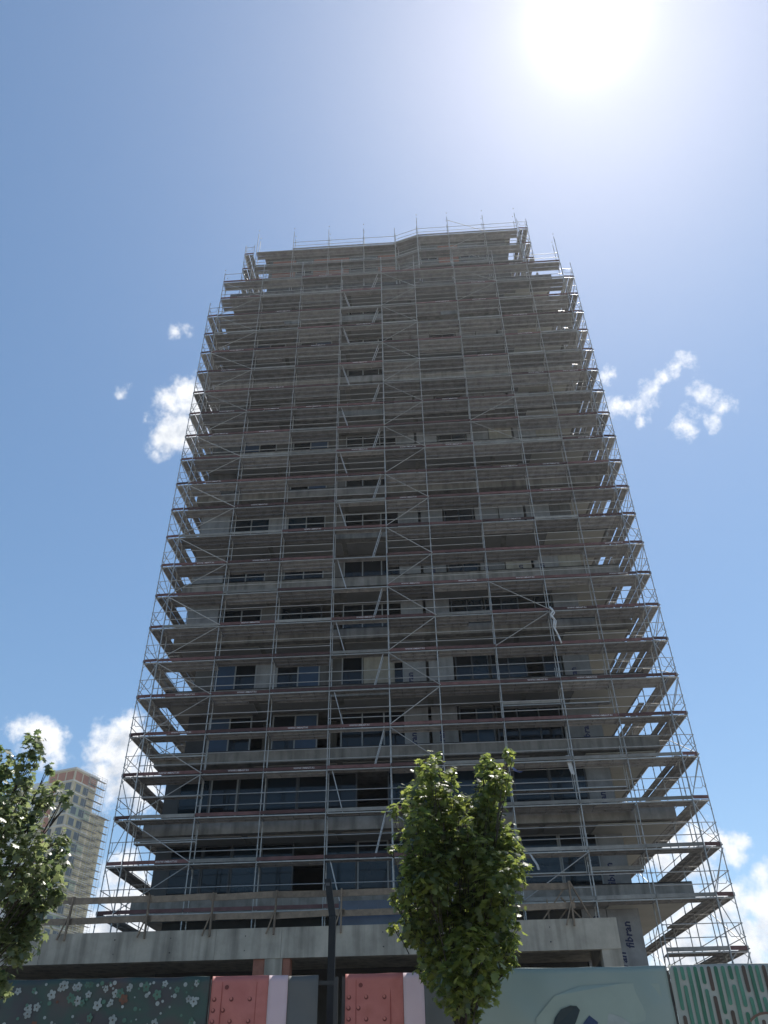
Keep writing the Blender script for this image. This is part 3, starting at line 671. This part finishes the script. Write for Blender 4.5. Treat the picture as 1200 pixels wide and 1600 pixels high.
# ---------------------------------------------------------------- black lamp post
lp = empty('street_lamp', (-1.06, 16.0, 0), 0, 'black square lamp post with its head tilted to the left', 'street lamp')
s = .062
MB().box(-s, s, -s, s, .02, 4.90).build('post', 'lamp_black', lp)
MB().box(-.15, .15, -.15, .15, 0, .02).build('base_plate', 'lamp_black', lp)
MB().box(-s-.004, s+.004, -s-.004, s+.004, 1.0, 1.45).build('access_door', 'lamp_black', lp)
h = MB(); h.quadbox([(-s,-s,4.902),(s,-s,4.902),(s,s,4.902),(-s,s,4.902),(-.16,-s,5.52),(-.045,-s,5.52),(-.045,s,5.52),(-.16,s,5.52)]).build('lamp_head', 'lamp_black', lp)
MB().box(-.135, -.06, -s-.004, -s-.0005, 5.40, 5.45).build('lens', 'lamp_glass', lp)

# ---------------------------------------------------------------- trees
def leaf_template():
    o = [(0,-.5),(.10,-.36),(.34,-.42),(.27,-.20),(.50,-.06),(.36,.03),(.40,.26),(.20,.18),(.10,.24),(0,.52),(-.10,.24),(-.20,.18),(-.40,.26),(-.36,.03),(-.50,-.06),(-.27,-.20),(-.34,-.42),(-.10,-.36)]
    v = [(0,-.12,0)] + [(x, y, -.28*abs(x)**1.3-.10*max(0,y)**2) for x, y in o]
    f = [(0, i+1, (i+1) % len(o)+1) for i in range(len(o))]
    return np.array(v), np.array(f)
LV, LF = leaf_template()
def leaves_mesh(name, pos, nrm, size, rng, material):
    n = len(pos); a = rng.uniform(0, 2*np.pi, n)
    nz = nrm/np.linalg.norm(nrm, axis=1)[:, None]
    ref = np.where(np.abs(nz[:, 2:3]) < .9, np.array([[0,0,1.]]), np.array([[1.,0,0]]))
    ex = np.cross(ref, nz); ex /= np.linalg.norm(ex, axis=1)[:, None]; ey = np.cross(nz, ex)
    c, s = np.cos(a)[:, None], np.sin(a)[:, None]
    e1, e2 = ex*c+ey*s, -ex*s+ey*c
    P = pos[:, None, :] + size[:, None, None]*(LV[None, :, 0:1]*e1[:, None] + LV[None, :, 1:2]*e2[:, None] + LV[None, :, 2:3]*nz[:, None])
    k = len(LV); V = P.reshape(-1, 3); F = (LF[None]+(np.arange(n)*k)[:, None, None]).reshape(-1, 3)
    m = bpy.data.meshes.new(name); m.vertices.add(len(V)); m.vertices.foreach_set('co', V.ravel())
    m.loops.add(F.size); m.loops.foreach_set('vertex_index', F.ravel().astype(np.int32))
    m.polygons.add(len(F)); m.polygons.foreach_set('loop_start', np.arange(0, F.size, 3, dtype=np.int32)); m.update(calc_edges=True)
    m.materials.append(MATS[material]); return m
def tree(name, label, base, blobs, Y, dens, leaf, material, seed, trunk_h, trunk_r, depth=.55, lo=.05, hi=.13):
    rng = np.random.default_rng(seed); q = random.Random(seed)
    e = empty(name, base, 0, label, 'tree', 'street maples')
    B = Vector(base)
    tr = MB(); fork = Vector((base[0], base[1], trunk_h))
    pts = [B, B+Vector((.015, .0, (trunk_h-base[2])*.5)), fork]
    tr.tube(pts[0], pts[1], trunk_r, trunk_r*.86, 10, False); tr.tube(pts[1], pts[2], trunk_r*.86, trunk_r*.7, 10, False)
    pos, nrm = [], []
    extra = []
    for (x, z, r) in blobs:
        for _ in range((3 if r > .2 else 1) if z > 3.5 else 0):
            t_ = rng.uniform(0, 2*np.pi); f_ = rng.uniform(.95, 1.45); extra.append((x+math.cos(t_)*r*f_, z+math.sin(t_)*r*f_, rng.uniform(.05, .11)))
    for (x, z, r) in list(blobs)+extra:
        reps = [(rng.uniform(-depth, depth), 1.0) for _ in range(1 if r < .2 else 2)]
        for (dy, sc) in reps:
            c = np.array([x+rng.normal(0, .03), Y+dy, z+rng.normal(0, .03)])
            n = int(dens*r*r*max(.6, 1.0)*(1 if r > .11 else .8))+(14 if r > .11 else 4)
            d = rng.normal(size=(n, 3)); d /= np.linalg.norm(d, axis=1)[:, None]
            rr = r*np.where(rng.random(n) < .14, rng.uniform(1.0, 1.25, n), rng.uniform(.2, 1.05, n)**.6)
            p = c + d*rr[:, None]*np.array([1, 1, 1.08])
            pos.append(p); nn_ = d*.55 + np.array([0, -.12, .75]) + rng.normal(0, .38, (n, 3)); nrm.append(nn_)
            # the branch that carries this clump, with side twigs
            tgt = Vector(c); hgt = max(fork.z-.1, min(tgt.z-.35, fork.z + (tgt.z-fork.z)*.45))
            mid = Vector((fork.x+(tgt.x-fork.x)*.45, fork.y+(tgt.y-fork.y)*.45, hgt))
            if r > .2 and dy == reps[0][0]: tr.tube(fork, mid, trunk_r*.30, trunk_r*.16, 6, False); tr.tube(mid, tgt, trunk_r*.16, .005, 6, False)
            for _ in range(3):
                t = p[rng.integers(n)]; a = mid.lerp(tgt, q.uniform(.4, .95)); tr.tube(a, Vector(t), .007, .003, 4, False)
    pos = np.concatenate(pos); nrm = np.concatenate(nrm); size = rng.uniform(lo, hi, len(pos))
    add('crown', leaves_mesh('crown', pos-np.array(base), nrm, size, rng, material), e)
    tr.v = [tuple(Vector(v)-B) for v in tr.v]
    tr.build('trunk', 'bark', e, None, True)
    return e, len(pos)
A = [(1.52,5.93,.17),(1.52,5.6,.22),(1.39,5.25,.29),(1.53,4.9,.33),(1.54,4.57,.30),(1.38,4.26,.38),(.55,5.72,.22),(.85,5.82,.18),(.42,5.44,.29),(.71,5.33,.26),(.34,4.92,.29),(.25,4.51,.22),(.41,4.27,.33),(.96,4.18,.36),(1.16,4.62,.28),(.32,3.89,.28),(.72,3.81,.44),(1.3,3.87,.36),(.52,3.45,.27),(.93,3.42,.38),(1.43,3.5,.22),(.72,3.1,.24),(1.12,3.14,.22),(1.33,3.26,.13),(.93,2.92,.13),(.7,4.6,.3),(.66,5.0,.24),(.95,4.72,.24),(1.5,6.08,.1),(1.56,5.78,.17),(1.7,4.75,.14),(1.72,4.4,.16),(1.62,4.0,.18),(.16,4.2,.16),(.14,3.75,.14)]
tree('maple_tree', 'young maple with two leading shoots standing before the hoarding', (.83, 11.5, .12), [(.85+(x-.85)*.9, z, r*.95) for x, z, r in A], 11.5, 2400, None, 'leaf', 4, 2.55, .055)
Bb = [(-4.47,5.66,.12),(-4.49,5.43,.18),(-4.7,5.31,.2),(-4.7,5.04,.25),(-4.19,5.1,.14),(-4.06,5.13,.07),(-4.32,5.07,.13),(-4.6,4.65,.33),(-4.37,4.65,.18),(-4.02,4.57,.14),(-4.12,4.42,.21),(-3.88,4.31,.1),(-4.39,4.14,.34),(-4.1,4.1,.22),(-3.93,4.0,.12),(-4.31,3.73,.28),(-4.09,3.73,.17),(-4.27,3.44,.21),(-4.23,3.1,.13),(-4.12,3.01,.11),(-5.26,5.05,.5),(-5.18,4.3,.6),(-4.82,3.61,.45),(-5.24,5.53,.3),(-5.68,4.67,.55)]
tree('maple_tree', 'leafy maple reaching in at the left edge over the flower banner', (-5.15, 10.0, .12), Bb, 10.0, 1500, None, 'leaf_grey', 9, 2.3, .075, .45)

# ---------------------------------------------------------------- the far tower on the left
K = 1.525
FX, FY, FH = -58.9*K, 150*K, 57.1*K + EYE
fa = math.atan2(.927, .375)                              # along the right face, going back
ft = empty('distant_tower', (FX, FY, 0), fa-math.pi/2, 'pale high-rise under construction far behind on the left', 'building')
# local: +y back along the right face, -x along the left face
mat('far_beige', (.60, .52, .37), .9, 0, .12, .2); mat('far_white', (.66, .66, .63), .9, 0, .1, .2); mat('far_red', (.45, .21, .14), .9, 0, .15, .3); mat('far_slab', (.62, .60, .55), .9); mat('far_glass', (.10, .12, .13), .3); mat('far_green', (.36, .42, .30), .9, 0, .25, .3); mat('far_yellow', (.46, .40, .24), .9, 0, .25, .3)
st = 3.12; nfl = int(FH//st)
MB().box(-9.5, 0, 0, 9.8, 0, FH).build('tower_block', 'far_beige', ft)
MB().box(-24, -9.5, 1.2, 10, 0, FH-1.5).build('side_block', 'far_white', ft)
MB().box(-8.5, -1.0, 9.8, 17.2, 0, FH-9.5).build('rear_block', 'far_yellow', ft)
MB().box(-9.9, .3, -.3, 10.1, FH+.003, FH+.55).build('roof_slab', 'far_slab', ft)
MB().box(-8.8, -.7, 10.2, 17.5, FH-9.49, FH-9.0).build('roof_slab', 'far_slab', ft)
for i in range(nfl-14, nfl):
    z = FH-(nfl-i)*st
    MB().box(-9.6, .12, -.12, 9.85, z-.18, z+.12).build('floor_band', 'far_slab', ft)
    top = i == nfl-1
    if top:
        for a in (-8.9, -5.9, -2.9): MB().box(a, a+2.5, -.06, .04, z+.3, z+st-.4).build('brick_infill', 'far_red', ft)
        for a in (.5, 3.6, 6.7): MB().box(-.04, .06, a, a+2.6, z+.3, z+st-.4).build('brick_infill', 'far_red', ft)
        continue
    for (a, b) in ((-2.6, -.5),):
        f = MB().box(a, b, -.10, .04, z+.3, z+2.6).build('window', 'frame_white', ft)
        for j in range(3): h = (b-a-.4)/3; MB().box(a+.1+j*(h+.1), a+.1+h+j*(h+.1), -.13, -.08, z+.42, z+2.48).build('pane', 'far_glass', f)
    MB().box(-7.6, -5.9, -.07, .04, z+.15, z+st-.25).build('red_panel', 'far_red', ft)
    f = MB().box(-5.2, -4.1, -.10, .04, z+.6, z+2.5).build('window', 'frame_dark', ft); MB().box(-5.1, -4.2, -.13, -.08, z+.7, z+2.4).build('pane', 'far_glass', f)
    for a in (1.2, 4.4):
        f = MB().box(-.04, .10, a, a+2.2, z+.4, z+2.5).build('window', 'frame_white', ft); MB().box(.09, .13, a+.12, a+2.08, z+.52, z+2.38).build('pane', 'far_glass', f)
    MB().box(.02, .08, .6, 9.2, z+.2, z+st-.3).build('wall_panel', 'far_yellow' if i % 3 else 'far_green', ft)
fsx = empty('distant_scaffold', (FX, FY, 0), fa-math.pi/2, 'thin scaffold lattice on the far tower, seen left of the main tower', 'scaffold')
def lattice(x, y0, y1, ztop, sk):
    ys = [y0+(y1-y0)*i/max(1, round((y1-y0)/2.5)) for i in range(round((y1-y0)/2.5)+1)]
    for y in ys:
        for dx in (0, .9): MB().tube((x+dx, y, ztop-46), (x+dx, y, ztop+1.2), .05, n=4).build('standard', 'tube', fsx)
    z = ztop
    while z > ztop-46:
        MB().box(x+.05, x+.85, ys[0], ys[-1], z-.06, z).build('deck', 'deck_steel', fsx)
        for dz in (.55, 1.05): MB().tube((x+.93, ys[0], z+dz), (x+.93, ys[-1], z+dz), .04, n=4).build('guardrail', 'tube', fsx)
        z -= 2.05
lattice(.7, 5.2, 12.0, FH-.6, 0); lattice(-.6, 12.4, 18.0, FH-9.5, 1)

# ---------------------------------------------------------------- rags and a rope caught on the scaffold
def rag(name, label, loc, pts, wdt, m, seed):
    q = random.Random(seed); mb = MB(); n = len(pts); cols = 4
    for s_ in (0, 1):
        for i, (x, y, z) in enumerate(pts):
            for j in range(cols+1):
                t = j/cols-.5; mb.v.append((x+t*wdt*(.6+.4*q.random()), y+.03*math.sin(j*2.2+i)+.012*s_, z+q.uniform(-.02, .02)))
    N = n*(cols+1)
    for i in range(n-1):
        for j in range(cols):
            a = i*(cols+1)+j; mb.f.append((a, a+1, a+cols+2, a+cols+1)); mb.f.append((N+a, N+a+cols+1, N+a+cols+2, N+a+1))
    return tag(mb.build(name, m, None, T(*loc), True), label, 'cloth', 'rags caught on the scaffold')
x6 = FP(18.25, -.1); rag('cloth_rag', 'blue and white rag tied to the scaffold right of the maple top', (x6[0]+.1, x6[1], 15.1), [(-.1, 0, .4), (0, -.05, .2), (.12, -.08, .05), (.3, -.05, -.02), (.38, 0, .03)], .14, 'rag_blue', 1)
rag('cloth_rag', 'white rag hanging below the blue one at the maple edge', (x6[0]+.55, x6[1], 11.1), [(-.12, 0, .4), (0, -.04, .18), (.12, -.06, -.05), (.17, -.03, -.25)], .1, 'rag_white', 2)
x7 = FP(21.25, -.12)
rag('cloth_rag', 'short white rag on the scaffold post near the right balconies', (x7[0]-.25, x7[1]+.3, 15.4), [(0, 0, .5), (.02, -.03, .2), (.05, -.03, -.1), (.12, 0, -.4)], .2, 'rag_white', 3)
rp_ = MB(); zz = 22.6
pts = [(0, 0, 1.2), (.1, -.06, .9), (-.05, -.08, .7), (.1, -.06, .4), (.02, -.05, .0), (.18, -.04, -.5), (.28, -.03, -.95)]
rp_.path(pts, .045, 7); rp_.path([(p[0]+.07, p[1]-.03, p[2]-.1) for p in pts[:5]], .035, 6)
tag(rp_.build('rope', 'rag_white', None, T(x7[0]-.02, x7[1], 22.55), True), 'white rope bundle knotted on a scaffold post on the right half', 'rope')

# ---------------------------------------------------------------- thin air volume added to imitate lens glare over the tower top
hz = MB().box(-950, 950, -950, 1550, -1.5, 95).build('glare_haze', 'net'); hz['kind'] = 'stuff'
hm = bpy.data.materials.new('glare_haze'); hm.use_nodes = True; t = hm.node_tree; t.nodes.clear()
pv = nn(t, 'ShaderNodeVolumePrincipled'); pv.inputs['Color'].default_value = (.93, .96, 1.0, 1); pv.inputs['Density'].default_value = .00029; pv.inputs['Anisotropy'].default_value = .62
mo = nn(t, 'ShaderNodeOutputMaterial'); t.links.new(pv.outputs[0], mo.inputs['Volume'])
hz.data.materials.clear(); hz.data.materials.append(hm)
